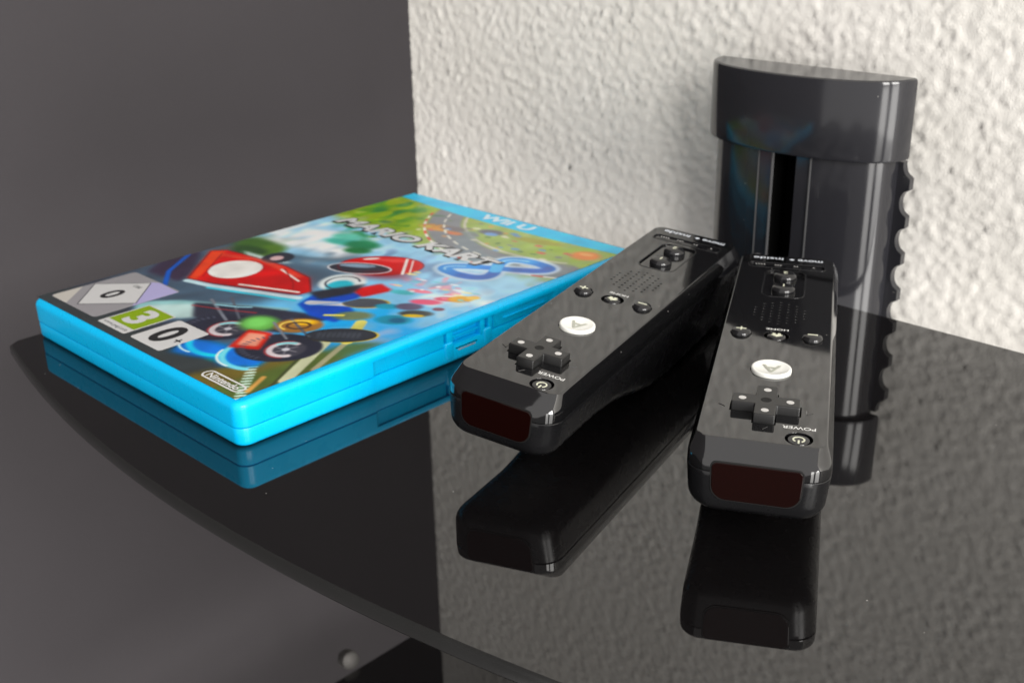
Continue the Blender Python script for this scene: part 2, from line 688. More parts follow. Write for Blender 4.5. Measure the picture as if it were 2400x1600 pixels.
def speaker_holes():
    H = []
    for i in range(-3, 4):
        x = i * 2.5
        for j in range(-5, 6):
            yy = 86.6 + j * 2.3 + (1.15 if i % 2 else 0)
            if (x / 8.6) ** 2 + ((yy - 86.6) / 9.6) ** 2 <= 1.0:
                H.append(circle(x, yy, 0.45, 10))
    return H


def cross(c, e, r=0.35):
    """plus-shaped outline round (0,c[1]) with arm end e[0] and half width e[1]"""
    L_, w = e
    pts = [(-w, -L_), (w, -L_), (w, -w), (L_, -w), (L_, w), (w, w), (w, L_), (-w, L_), (-w, w), (-L_, w), (-L_, -w), (-w, -w)]
    out = []
    n = len(pts)
    for i in range(n):
        p0, p1, p2 = Vector(pts[i - 1]), Vector(pts[i]), Vector(pts[(i + 1) % n])
        d0, d1 = (p0 - p1).normalized(), (p2 - p1).normalized()
        for k in range(4):
            t = k / 3
            q = (p1 + d0 * r * (1 - t) ** 2 + d1 * r * t ** 2)
            out.append((q.x + c[0], q.y + c[1]))
    return out


FLIP = Matrix.Rotation(math.pi, 4, 'Z')


def build_remote():
    root = empty("remote_controller", Matrix.Identity(4))
    D = DEPTH
    B = 144.2
    # upper shell: from the rim of the face plate down the chamfers to the seam
    ring = lambda w, yf, yb, hw, rf, rb=4.0: half_ring(yf, yb, hw, rf, rb, D + w)
    up = [ring(-1.9, 1.5, B - 3.4, 14.4, 2.6), ring(-0.02, 0.45, B - 2.3, 15.30, 3.1), ring(0.0, 0.30, B - 2.15, 15.42, 3.1),
          ring(-0.10, 0.02, B - 1.9, 15.66, 3.3), ring(-0.34, -0.22, B - 1.7, 15.84, 3.5), ring(-0.8, -0.85, B - 1.5, 16.05, 4.0),
          ring(-2.9, -3.75, B - 0.55, 16.92, 5.5), ring(-3.45, -4.42, B - 0.3, 17.15, 5.9), ring(-4.0, -4.85, B - 0.1, 17.35, 6.1),
          ring(-4.8, -5.0, B, 17.42, 6.2), ring(-6.85, -5.03, B, 17.45, 6.2), ring(-7.0, -4.93, B - 0.1, 17.35, 6.2),
          ring(-7.05, -4.6, B - 0.4, 17.05, 6.0), ring(-7.6, -4.55, B - 0.45, 17.0, 6.0)]
    link("upper_shell", loft(up, cap_first=True), 'gloss_black', root, 24)
    # lower shell with the scooped underside
    lo = [ring(-7.16, -4.4, B - 0.6, 16.85, 5.9), ring(-7.22, -4.9, B - 0.12, 17.33, 6.2), ring(-7.4, -5.02, B, 17.44, 6.2)]
    r = 5.2
    for k in range(1, 7):
        f = k / 6
        lo.append(half_ring(-5.02 + 0.25 * f, B - 0.7 * f, 17.44 - 0.55 * f, 6.2, 4.5 + f, 0,
                            zfun=lambda y, f=f: (D - 7.4) * (1 - f) + (belly(y) + r) * f))
    for k in range(1, 8):
        th = math.pi / 2 * k / 7
        ins = r * (1 - math.cos(th))
        dz = r * (1 - math.sin(th))
        lo.append(half_ring(-4.77 + ins * 0.8, B - 0.7 - ins, 16.89 - ins, max(6.2 - ins * 0.5, 2), max(5.5 - ins * 0.4, 2), 0,
                            zfun=lambda y, dz=dz: belly(y) + dz))
    link("lower_shell", loft(lo, cap_last=True), 'satin_black', root, 40)
    # face plate with real openings
    rim_h = half_ring(0.30, B - 2.15, 15.42, 3.1, 4.0, 0)
    rim = [(x, y) for x, y, _ in rim_h] + [(-x, y) for x, y, _ in reversed(rim_h[1:-1])]
    rec = rrect(-6.5, 6.5, 100.8, 126.6, [3.4, 3.4, 3.0, 3.0], 5)
    led = rrect(-12.6, 12.6, 129.2, 134.0, 1.3, 4)
    holes = [cross((0, 18.5), (9.0, 3.0)), circle(0, 42.9, 5.75), circle(-10.3, 68.0, 3.2, 28), circle(0, 68.0, 3.7, 28),
             circle(10.3, 68.0, 3.2, 28), circle(8.9, 3.75, 3.45, 28), rec, led] + speaker_holes()
    link("face_plate", curve_plate([rim] + holes, D - 0.45, 0.40, 0.05), 'gloss_black', root)
    link("inner_floor", box(-14, 14, 1.2, B - 5, D - 1.85, D - 1.6), 'well', root)
    # power button
    pb = link("power_button", lathe([(0, 0.05), (1.9, 0.08), (2.6, 0.0), (2.85, -0.35), (2.85, -1.8)], 32), 'button_black', root, 40)
    pb.location = (8.9 * MM, 3.75 * MM, (D - 0.25) * MM)
    arc = [(math.cos(math.radians(a)) * 1.55, math.sin(math.radians(a)) * 1.55) for a in range(122, 419, 12)]
    arc_i = [(x * 0.72, y * 0.72) for x, y in reversed(arc)]
    me = prism(arc + arc_i, 0.06, 0.12)
    ps = link("power_symbol", me, 'print_cream', pb)
    ps.matrix_local = FLIP
    me = box(-0.22, 0.22, 0.35, 2.0, 0.06, 0.13)
    ps = link("power_symbol", me, 'print_cream', pb)
    ps.matrix_local = FLIP
    # direction pad
    cr = [[(x, y, z) for x, y in cross((0, 0), e, r)] for e, r, z in
          (((8.6, 2.7), 0.40, -1.8), ((8.6, 2.7), 0.40, 2.15), ((8.52, 2.62), 0.38, 2.36), ((8.34, 2.44), 0.32, 2.47), ((8.15, 2.25), 0.25, 2.5))]
    pad = link("direction_pad", ring_loft(cr, False, True), 'pad_black', root, 40)
    pad.location = (0, 18.5 * MM, D * MM)
    for dx, dy in ((-6, 0), (6, 0), (0, 6), (0, -6)):
        link("dot", lathe([(0, 2.53), (0.95, 2.53), (1.0, 2.49)], 20), 'dot_grey', pad).location = (dx * MM, dy * MM, 0)
    link("dimple", lathe([(0, 2.505), (1.0, 2.515), (1.25, 2.56), (1.4, 2.5)], 24), 'well', pad, 60)
    for ang in (0, 90, 180, 270):
        me = prism([(-1.25, 10.2), (1.25, 10.2), (0, 12.0)], -0.02, 0.14, 0.1, 1)
        me.transform(Matrix.Rotation(math.radians(ang), 4, 'Z'))
        t = link("arrow", me, 'gloss_black', root)
        t.location = (0, 18.5 * MM, D * MM)
    # A button: white, hollowed top
    ab = link("letter_button", lathe([(0, 0.52), (2.6, 0.55), (4.0, 0.68), (4.7, 0.90), (5.1, 0.96), (5.40, 0.80), (5.5, 0.45), (5.5, -1.8)], 48),
              'white_button', root, 50)
    ab.location = (0, 42.9 * MM, D * MM)
    me = text_mesh("A", 4.6, 0.02, width=5.2, height=4.8)
    t = link("letter", me, 'letter_grey', ab)
    t.matrix_local = Matrix.Translation((0, -0.4 * MM, 0.70 * MM)) @ FLIP
    # plus, home, minus
    for nm, x in (("plus_button", -10.3), ("minus_button", 10.3)):
        bt = link(nm, lathe([(0, 1.45), (1.3, 1.42), (2.2, 1.25), (2.75, 0.85), (2.98, 0.3), (3.0, -1.8)], 36), 'button_black', root, 60)
        bt.location = (x * MM, 68.0 * MM, D * MM)
        s = link("sign", box(-1.45, 1.45, -0.24, 0.24, 1.30, 1.50), 'print_cream', bt)
        if nm == "plus_button":
            link("sign", box(-0.24, 0.24, -1.2, 1.2, 1.31, 1.512), 'print_cream', bt)
    hb = link("home_button", lathe([(0, 0.35), (1.7, 0.30), (2.5, 0.05), (2.85, -0.4), (2.85, -1.8)], 36), 'button_black', root, 60)
    hb.location = (0, 68.0 * MM, D * MM)
    house = [(-1.2, -1.1), (-0.35, -1.1), (-0.35, -0.35), (0.35, -0.35), (0.35, -1.1), (1.2, -1.1), (1.2, 0.1), (1.75, 0.1), (0, 1.45), (-1.75, 0.1), (-1.2, 0.1)]
    s = link("house_symbol", prism(house, 0.30, 0.42), 'print_cream', hb)
    s.matrix_local = FLIP
    # recessed field with the 1 and 2 buttons
    link("recess_floor", curve_plate([rrect(-6.4, 6.4, 100.9, 126.5, [3.4, 3.4, 3.0, 3.0], 5)], D - 0.55, 0.02), 'gloss_black', root)
    for nm, y, num in (("numeral_button", 107.4, "1"), ("numeral_button", 119.9, "2")):
        bt = link(nm, lathe([(0, 1.75), (1.9, 1.72), (3.0, 1.5), (3.55, 1.05), (3.78, 0.4), (3.8, -0.6)], 36), 'button_black', root, 60)
        bt.location = (0, y * MM, D * MM)
        t = link("numeral", text_mesh(num, 3.0, 0.08, height=2.2), 'print_cream', bt)
        t.matrix_local = Matrix.Translation((0, 0, 1.775 * MM)) @ FLIP
    link("recess_rim", curve_plate([rrect(-6.75, 6.75, 100.55, 126.85, [3.6, 3.6, 3.2, 3.2], 6), rrect(-6.4, 6.4, 100.9, 126.5, [3.3, 3.3, 2.9, 2.9], 6)], D - 0.1, 0.16, 0.06), 'button_black', root, 60)
    link("strip_rim", curve_plate([rrect(-12.85, 12.85, 128.95, 134.25, 1.5, 5), rrect(-12.5, 12.5, 129.3, 133.9, 1.2, 5)], D - 0.1, 0.16, 0.06), 'button_black', root, 60)
    # light strip: glossy inlay with four small windows and dots
    ls = link("light_strip", curve_plate([rrect(-12.5, 12.5, 129.3, 133.9, 1.25, 4)], D - 0.40, 0.02), 'lens', root)
    for i in range(4):
        x = -9 + 6 * i
        link("light_window", box(x - 0.9, x + 0.9, 130.9, 132.3, D - 0.37, D - 0.30, 0.02), 'pad_black', ls)
        for k in range(i + 1):
            link("mark", lathe([(0, D - 0.34), (0.28, D - 0.34), (0.3, D - 0.37)], 8), 'dot_grey', ls).location = \
                ((-(x) + 0.9 * k - 0.45 * i) * MM, 133.1 * MM, 0)
    # lettering
    for nm, s, x, y, size, wd, ht, mt in (("power_lettering", "POWER", 8.7, 9.5, 2.0, 8.2, 1.55, 'print_white'),
                                          ("home_lettering", "HOME", 0.0, 73.0, 1.7, 6.6, 1.35, 'print_white'),):
        t = link(nm, text_mesh(s, size, 0.025, width=wd, height=ht), mt, root)
        t.matrix_local = Matrix.Translation((x * MM, y * MM, (D + 0.03) * MM)) @ FLIP
    for s, x, wd, ht in (("move", 7.6, 8.4, 1.9), ("inside", -6.6, 10.2, 2.5)):
        t = link("back_lettering", text_mesh(s, 2.6, 0.05, width=wd, height=ht), 'print_bluewhite', root)
        t.matrix_local = Matrix.Translation((x * MM, (139.0 if s == "move" else 138.7) * MM, (D + 0.03) * MM)) @ FLIP
    link("back_lettering", prism([(1.0, 0), (0, 0.9), (-1.0, 0), (0, -0.9)], 0.0, 0.04), 'print_bluewhite', root).location = (1.35 * MM, 138.9 * MM, D * MM)
    # dark red infrared window in the front
    out = [(x, z) for x, z in rrect(-10.9, 10.9, D - 14.3, D - 4.3, [3.6, 3.6, 1.5, 1.5], 6)]
    out = [(x * (1.0 - 0.035 * (D - 4.3 - z) / 10.0), z) for x, z in out]

    def front_panel(scale, y0, y1, bev):
        cz = D - 9.3
        pts = [(x * scale[0], cz + (z - cz) * scale[1]) for x, z in out]
        me = prism(pts, -y1, -y0, bev, 2)
        me.transform(Matrix.Rotation(math.radians(90), 4, 'X'))     # prism z -> -y
        return me
    link("window_rim", front_face_panel(front_panel, (1.035, 1.07), 5.10), 'well', root, 40)
    link("infrared_window", front_face_panel(front_panel, (1.0, 1.0), 5.26), 'ir', root, 40)
    return root


def front_face_panel(fn, scale, depth):
    """panel whose outer face stands at y = -depth"""
    me = fn(scale, -depth, -3.9, 0.0)
    ys_ = [v.co.y for v in me.vertices]
    off = -depth * MM - min(ys_)
    me.transform(Matrix.Translation((0, off, 0)))
    bm = bmesh.new()
    bm.from_mesh(me)
    lim = min(v.co.y for v in bm.verts)
    es = [e for e in bm.edges if all(v.co.y < lim + 1e-6 for v in e.verts)]
    bmesh.ops.bevel(bm, geom=es, offset=0.12 * MM, segments=2, profile=0.5, affect='EDGES')
    bmesh.ops.recalc_face_normals(bm, faces=bm.faces)
    bm.to_mesh(me)
    bm.free()
    return me


def copy_tree(o, parent=None):
    c_ = o.copy()
    COL.objects.link(c_)
    if parent:
        c_.parent = parent
        c_.matrix_parent_inverse = o.matrix_parent_inverse
    for ch in list(o.children):
        copy_tree(ch, c_)
    return c_


def remote_matrix(x, y, z, a, t, ro):
    U = Vector((math.cos(a) * math.cos(t), math.sin(a) * math.cos(t), math.sin(t)))
    V0 = Vector((math.sin(a), -math.cos(a), 0))
    W0 = V0.cross(U)
    Vv = V0 * math.cos(ro) - W0 * math.sin(ro)
    W = Vv.cross(U)
    O = Vector((x, y, z)) * MM - W * DEPTH * MM
    return Matrix(((Vv.x, U.x, W.x, O.x), (Vv.y, U.y, W.y, O.y), (Vv.z, U.z, W.z, O.z), (0, 0, 0, 1)))


def settle(root):
    bpy.context.view_layer.update()
    low = 1e9
    for ch in root.children:
        if ch.name.startswith("lower_shell"):
            mw = ch.matrix_world
            low = min((mw @ v.co).z for v in ch.data.vertices)
    root.location.z -= low - 0.00003


rem1 = build_remote()
rem2 = copy_tree(rem1)
rem1.matrix_world = remote_matrix(41.76, -70.23, 30.37, 0.2551, 0.0051, 0.0997)
rem2.matrix_world = remote_matrix(58.16, -140.10, 30.49, 0.5063, 0.0009, 0.0161)
settle(rem1)
settle(rem2)
tag(rem1, "glossy black remote controller lying right beside the blue game case", "remote", "black remote controllers on the shelf")
tag(rem2, "glossy black remote controller pointing at the camera directly in front of the column", "remote", "black remote controllers on the shelf")

# ------------------------------------------------------------------ game case
CL, CW, CH = 190.0, 135.0, 14.7                    # along X, along Y, height
case = empty("game_case", Matrix.Identity(4))
tag(case, "flat bright blue plastic video game case with a printed racing cover", "game case")


def case_ring(ins, z, rec=0.0, rec2=0.0, R=4.2):
    """outline counter-clockwise from the front corner along the opening side (y=0)"""
    r = max(R - ins, 0.6)
    x0, x1, yy0, yy1 = ins, CL - ins, ins, CW - ins
    P = []

    def arc(cx, cyy, a0):
        for i in range(9):
            a = math.radians(a0 + 90 * i / 8)
            P.append((cx + r * math.cos(a), cyy + r * math.sin(a)))
    arc(x0 + r, yy0 + r, 180)
    for x in [10, 25, 40, 50.6, 51.2, 51.9, 53, 65, 75, 82.6, 83.0, 83.4, 95, 106.6, 107.0, 107.4, 115, 125, 137, 138.1, 138.8, 139.4, 150, 165, 180]:
        d = 0.0
        if 51.2 <= x <= 138.8:
            d = rec * min(1.0, (min(x - 51.2, 138.8 - x)) / 1.2)
        if 83.0 <= x <= 107.0:
            d = rec + rec2 * (1.0 if 83.2 < x < 106.8 else 0.0)
        P.append((x, yy0 + d))
    arc(x1 - r, yy0 + r, 270)
    for y in range(15, 125, 12):
        P.append((x1, float(y)))
    arc(x1 - r, yy1 - r, 0)
    for x in range(175, 10, -15):
        P.append((float(x), yy1))
    arc(x0 + r, yy1 - r, 90)
    for y in range(125, 10, -12):
        P.append((x0, float(y)))
    return [(x, y, z) for x, y in P]


S = 6.35
lid = [case_ring(0.8, S + 0.05, 0.9, 2.2), case_ring(0.28, S + 0.08, 0.9, 2.2), case_ring(0.05, S + 0.30, 0.9, 2.2), case_ring(0.0, S + 1.2, 0.9, 2.2),
       case_ring(0.0, 11.2, 0.9, 2.2), case_ring(0.0, 11.5, 0.75, 2.0), case_ring(0.0, 11.75, 0.1, 0.1), case_ring(0.0, 12.5)]
for k in range(1, 7):
    th = math.pi / 2 * k / 6
    lid.append(case_ring(2.1 * (1 - math.cos(th)), CH - 2.1 + 2.1 * math.sin(th)))
link("lid", ring_loft(lid), 'cyan', case, 35)
bas = [case_ring(2.2, 0.0), case_ring(1.2, 0.12), case_ring(0.5, 0.55), case_ring(0.2, 1.2), case_ring(0.12, 1.6), case_ring(0.12, S - 0.5, 0.55, 0.0),
       case_ring(0.25, S - 0.22, 0.55, 0.0), case_ring(0.7, S - 0.12, 0.55, 0.0)]
link("base", ring_loft(bas), 'cyan', case, 35)
# catch details in the thumb recess of the opening side
for x0_, x1_, y0_, y1_, z0_, z1_ in ((84.2, 87.0, 0.55, 3.6, 5.9, 12.0), (100.4, 102.6, 0.6, 3.6, 5.9, 12.0), (104.6, 106.6, 0.9, 3.6, 5.9, 12.0),
                                     (87.2, 100.2, 1.3, 3.6, 8.4, 9.0)):
    link("catch_rib", box(x0_, x1_, y0_, y1_, z0_, z1_, 0.3), 'cyan', case, 40)
link("catch_slot", box(88.0, 98.6, 0.50, 2.0, 3.3, 5.0, 0.2), 'slot', case, 40)
link("catch_tongue", box(89.0, 97.6, 0.40, 1.5, 3.45, 4.3, 0.2), 'disc_grey', case, 40)
for x0_, x1_ in ((82.9, 86.9), (101.6, 105.6)):
    link("catch_post", box(x0_, x1_, -0.08, 2.0, 1.4, 7.9, 0.8, 3), 'cyan', case, 40)
for x0_, x1_ in ((112.0, 134.0),):
    link("catch_rib", box(x0_, x1_, 0.35, 2.0, 8.7, 9.3, 0.2), 'cyan', case, 40)

# printed cover sheet: an original, generic racing picture painted as colours on a fine sheet
PS = 0.36
S0, S1, T0, T1 = 0.0, 131.2, 2.2, 187.8
ns, ntt = int((S1 - S0) / PS) + 1, int((T1 - T0) / PS) + 1
sv = np.linspace(S0, S1, ns)
tv = np.linspace(T0, T1, ntt)
SS, TT = np.meshgrid(sv, tv)
img = np.zeros((ntt, ns, 3))


def C3(r, g_, b_):
    return np.array([r, g_, b_], float) / 255.0


def blur(m, sig):
    ny2, nx2 = m.shape
    p = int(4 * sig / PS) + 2
    mp = np.pad(m, p, mode='edge')
    fy = np.fft.fftfreq(mp.shape[0], PS)[:, None]
    fx = np.fft.rfftfreq(mp.shape[1], PS)[None, :]
    f = np.fft.rfft2(mp) * np.exp(-2 * (math.pi * sig) ** 2 * (fx * fx + fy * fy))
    return np.fft.irfft2(f, s=mp.shape)[p:p + ny2, p:p + nx2]


def put(m, col):
    global img
    m = np.clip(m, 0, 1)[..., None]
    img = img * (1 - m) + (col if isinstance(col, np.ndarray) and col.ndim == 3 else np.asarray(col)[None, None]) * m


def poly(pts, sig=0.35):
    inside = np.zeros(SS.shape, bool)
    n = len(pts)
    for i in range(n):
        (x1, y1), (x2, y2) = pts[i - 1], pts[i]
        cnd = ((y1 > TT) != (y2 > TT)) & (SS < (x2 - x1) * (TT - y1) / (y2 - y1 + 1e-12) + x1)
        inside ^= cnd
    return blur(inside.astype(float), sig)


def ell(cx, cyy, rx, ry, rot=0.0, soft=0.12):
    a_ = math.radians(rot)
    dx, dy = SS - cx, TT - cyy
    u = (dx * math.cos(a_) + dy * math.sin(a_)) / rx
    v = (-dx * math.sin(a_) + dy * math.cos(a_)) / ry
    r = np.sqrt(u * u + v * v)
    return np.clip((1 - r) / soft + 0.5, 0, 1)


def stroke(pts, w, sig=0.3):
    d = np.full(SS.shape, 1e9)
    for i in range(len(pts) - 1):
        ax, ay = pts[i]
        bx, by = pts[i + 1]
        L2 = (bx - ax) ** 2 + (by - ay) ** 2 + 1e-9
        t = np.clip(((SS - ax) * (bx - ax) + (TT - ay) * (by - ay)) / L2, 0, 1)
        d = np.minimum(d, np.hypot(SS - ax - t * (bx - ax), TT - ay - t * (by - ay)))
    return np.clip((w / 2 - d) / max(sig, 0.05) + 0.5, 0, 1)


def arcpts(cx, cyy, rx, ry, a0, a1, n=24, rot=0):
    out = []
    ro = math.radians(rot)
    for i in range(n + 1):
        a_ = math.radians(a0 + (a1 - a0) * i / n)
        x, y = rx * math.cos(a_), ry * math.sin(a_)
        out.append((cx + x * math.cos(ro) - y * math.sin(ro), cyy + x * math.sin(ro) + y * math.cos(ro)))
    return out


nA = fft_noise(ntt, ns, PS, 22, (1, 1), 0.6, 21)
nB = fft_noise(ntt, ns, PS, 17, (1.2, 0.8), 0.45, 22)
nC = fft_noise(ntt, ns, PS, 9, (1.3, 0.8), 0.4, 23)
sm = lambda x: np.clip(x, 0, 1)
# sky and ground bands
put(np.ones(SS.shape), C3(120, 190, 232))
put(sm((TT - 60) / 60) * 0.55, C3(196, 222, 238))
put(sm((95 - TT) / 40 + 0.25 * nA) * sm((SS - 80) / 25), C3(64, 160, 222))
put(sm(0.9 - np.abs(TT - 110) / 22 + 0.35 * nB) * sm((62 - SS) / 14), C3(228, 236, 240))
put(sm(0.9 - np.hypot((SS - 118) / 24, (TT - 104) / 13) + 0.3 * nB), C3(226, 236, 236))
put(sm(0.7 - np.hypot((SS - 124) / 9, (TT - 62) / 12) + 0.2 * nB) * 0.8, C3(206, 186, 204))
# far hills, meadows and a grey road winding above
put(sm((TT - 133) / 9 + 0.25 * nB), C3(150, 172, 96))
put(sm((TT - 140) / 8 + 0.5 * nB - 0.1) * sm((62 - SS) / 22), C3(140, 165, 30))
put(sm((TT - 142) / 10) * sm(0.35 + 0.7 * nB) * sm((40 - SS) / 18), C3(62, 130, 58))
put(sm((TT - 168) / 9) * sm(0.2 + 0.9 * nC) * 0.6, C3(176, 176, 120))
put(stroke(arcpts(96, 196, 62, 52, 196, 300), 15, 2.0), C3(120, 124, 130))
put(stroke(arcpts(96, 196, 53, 43, 200, 300), 1.4, 0.8), C3(196, 192, 180))
put(stroke(arcpts(104, 186, 46, 46, 215, 330), 9, 2.5) * 0.8, C3(122, 134, 142))
put(sm((TT - 155) / 6) * sm((SS - 92) / 8) * sm(0.25 + 0.8 * nB), C3(150, 176, 70))
put(sm(0.8 - np.hypot((SS - 108) / 30, (TT - 134) / 26)) * 0.55, C3(150, 182, 190))
put(sm(1.0 - np.hypot((SS - 90) / 26, (TT - 118) / 14) + 0.4 * nB) * 0.75, C3(112, 140, 176))
put(sm(0.6 - np.hypot((SS - 106) / 20, (TT - 108) / 6) + 0.6 * nC) * 0.7, C3(232, 150, 164))
# distant striped stands
for cx, cyy, rx, ry, col in ((50, 158, 9, 4, (196, 140, 70)), (56, 161, 6, 3, (110, 104, 108)), (72, 168, 6, 3.4, (96, 98, 110)),
                             (74, 166, 3.2, 2, (120, 160, 214)), (61, 157, 4, 2, (190, 120, 80)), (96, 172, 12, 3, (150, 150, 66)),
                             (122.5, 170.5, 6.2, 5.2, (226, 138, 74)), (122, 172, 3, 1.4, (240, 170, 110))):
    put(ell(cx, cyy, rx, ry, 12, 0.5), C3(*col))
# green trees at the left
for cx, cyy, rx, ry, col in ((9, 92, 13, 11, (66, 104, 44)), (20, 100, 8, 10, (86, 122, 44)), (38, 121, 9, 6, (70, 160, 120)), (30, 128, 8, 5, (44, 132, 84)),
                             (44, 116, 7, 5, (38, 112, 62)), (24, 134, 10, 5, (84, 176, 160))):
    put(ell(cx, cyy, rx, ry, 20, 0.7) * sm(0.85 + 0.5 * nB), C3(*col))
put(ell(37, 100, 22, 8, 22, 0.7), C3(70, 92, 108))
put(ell(5, 80, 3, 7, -20, 0.5), C3(214, 158, 86))
# dark tarmac and wooden track along the bottom
put(sm((44 - TT) / 26 + 0.15 * nB + sm((30 - SS) / 30) * 0.5), C3(58, 62, 72))
put(sm((20 - TT) / 10 + 0.1 * nA), C3(52, 58, 60))
put(poly([(104, 2), (131, 2), (131, 44), (118, 40)], 1.5), C3(104, 92, 44))
put(poly([(119, 2), (131, 2), (131, 60), (122, 52)], 1.5) * 0.9, C3(78, 98, 48))
put(stroke([(131, 20), (116.5, 46)], 4.2, 0.6), C3(196, 200, 168))
put(stroke([(131, 31), (122, 50)], 2.2, 0.6), C3(160, 158, 128))
put(stroke([(121, 52), (111, 66)], 4.2, 0.6), C3(214, 208, 120))
put(stroke([(113, 45), (131, 15)], 1.0, 0.6), C3(60, 66, 40))
# checked edge strip near the corner
for i in range(26):
    for j in range(2):
        s_ = 112 + i * 0.75
        t_ = 19.5 - i * 0.72 + j * 1.8
        if (i + j) % 2 == 0:
            put(poly([(s_, t_), (s_ + 0.75, t_ - 0.7), (s_ + 2.2, t_ + 1.0), (s_ + 1.4, t_ + 1.7)], 0.2), C3(206, 232, 220))
put(stroke([(129, 8), (124, 17)], 1.8, 0.9), C3(208, 160, 96))
put(ell(99, 16, 5, 3, 0, 0.8) * 0.8, C3(20, 138, 120))
# blue light sweep under the car
put(poly([(78, 18), (84, 8.5), (92, 11), (100, 15), (107, 13), (116, 20), (112, 30), (98, 24), (86, 22)], 1.2), C3(10, 120, 214))
put(stroke(arcpts(90, 24, 12, 10, 205, 320), 2.4, 1.2), C3(60, 200, 246))
put(stroke(arcpts(108, 28, 13, 13, 200, 300), 2.2, 1.0), C3(130, 214, 250))
put(stroke(arcpts(86, 18, 8, 6, 190, 290), 0.9, 0.5), C3(220, 246, 255))
put(stroke(arcpts(106, 24, 11, 10, 200, 280), 0.9, 0.5), C3(226, 246, 255))
# dusky ground and shade behind the car, bright cloud above it
put(blur(poly([(0, 30), (0, 92), (16, 90), (40, 92), (60, 98), (74, 94), (70, 60), (60, 30)], 3.0), 3.0) * 0.85, C3(66, 76, 90))
put(blur(poly([(4, 98), (10, 122), (30, 128), (46, 116), (52, 104), (34, 97), (20, 94)], 1.5), 2.0) * sm(0.9 + 0.25 * nB), C3(236, 240, 244))
put(blur(poly([(14, 96), (30, 102), (46, 104), (40, 97), (24, 92)], 1.0), 2.0) * 0.8, C3(150, 206, 240))
for cx, cyy, rx, ry, col in ((34, 119, 9, 4.5, (84, 176, 160)), (44, 121, 8, 5, (46, 124, 84)), (48, 115, 6, 3.5, (36, 108, 60)), (30, 124, 7, 4, (110, 196, 176))):
    put(blur(ell(cx, cyy, rx, ry, 20, 0.5), 0.6), C3(*col))
for cx, cyy, rx, ry, col in ((10, 92, 10, 7, (64, 98, 44)), (20, 90, 7, 9, (82, 116, 48)), (14, 86, 9, 5, (46, 74, 40))):
    put(blur(ell(cx, cyy, rx, ry, 10, 0.5), 0.8), C3(*col))
# generic open-wheel racing car: wedge nose, plain white disc, four wheels, number-free
put(poly([(0, 52), (6, 44), (26, 46), (20, 56), (8, 66), (0, 72)], 1.2), C3(56, 46, 66))
put(stroke([(0, 66), (12, 50), (26, 40)], 2.0, 0.6), C3(40, 92, 184))
put(poly([(33, 24), (44, 36), (62, 46), (82, 58), (84, 50), (64, 34), (56, 24), (44, 18)], 0.8), C3(150, 196, 198))
put(poly([(46, 20), (60, 26), (70, 40), (62, 42), (50, 36), (40, 26)], 0.9), C3(188, 214, 212))
put(poly([(50, 38), (70, 50), (88, 58), (100, 62), (98, 42), (80, 32), (62, 30)], 0.7), C3(46, 48, 62))
put(poly([(2.5, 75), (25, 50.5), (36, 53.5), (72, 68), (73, 73), (60, 82), (42, 84), (20, 82), (7, 80)], 0.5), C3(206, 40, 34))
put(poly([(2.5, 75), (25, 50.5), (29, 52), (12, 74), (8, 79)], 0.8), C3(222, 84, 62))
put(poly([(36, 60), (72, 69), (72, 73), (60, 82), (52, 82)], 2.0) * 0.5, C3(164, 32, 32))
put(stroke([(27, 49), (38, 51.6), (75, 66)], 3.0, 0.6), C3(196, 222, 230))
put(stroke([(40, 50), (76, 63.5)], 1.6, 0.6), C3(86, 196, 220))
put(poly([(12, 84), (30, 86), (42, 88), (34, 83), (18, 82)], 0.8), C3(206, 226, 226))
put(ell(29.8, 68.8, 10.6, 10.6, 20, 0.06), C3(232, 230, 226))
put(ell(31, 88, 6.5, 6.5, 0, 0.2), C3(44, 48, 58))
put(ell(31, 87.4, 2.8, 2.8, 0, 0.3), C3(206, 176, 178))
# cockpit, blue body panel, plain red round safety helmet with dark visor
put(ell(74, 87, 9, 9.5, 30, 0.2), C3(214, 222, 222))
put(ell(76, 84, 5, 6, 30, 0.3), C3(72, 180, 200))
put(poly([(80, 62), (92, 58), (104, 60), (103, 70), (94, 74), (90, 84), (80, 82), (76, 72)], 0.6), C3(16, 78, 180))
put(poly([(82, 84), (92, 82), (95, 94), (86, 96)], 0.7), C3(196, 34, 36))
put(poly([(73, 72), (82, 70), (86, 82), (82, 92), (77, 82)], 0.8), C3(38, 40, 50))
put(stroke([(82, 66), (94, 74)], 4.2, 1.0), C3(196, 198, 206))
put(ell(70, 109, 17, 11.5, 35, 0.08), C3(198, 30, 36))
put(ell(66, 101.5, 13, 6.0, 28, 0.16), C3(46, 48, 58))
put(ell(63, 102.5, 7, 1.6, 28, 0.5), C3(130, 150, 170))
put(blur(ell(80, 103, 10, 4, 35, 0.6), 2.0) * 0.7, C3(132, 18, 28))
put(blur(ell(68, 116, 8, 2.6, 30, 0.6), 1.0) * 0.6, C3(240, 120, 112))
put(ell(60.5, 112, 3.4, 1.2, 50, 0.4), C3(226, 220, 214))
put(blur(stroke([(12, 76), (30, 82), (56, 80)], 3.0, 1.0), 1.2) * 0.55, C3(244, 140, 120))
put(blur(stroke([(34, 55), (70, 68)], 3.0, 1.0), 1.6) * 0.6, C3(136, 22, 26))
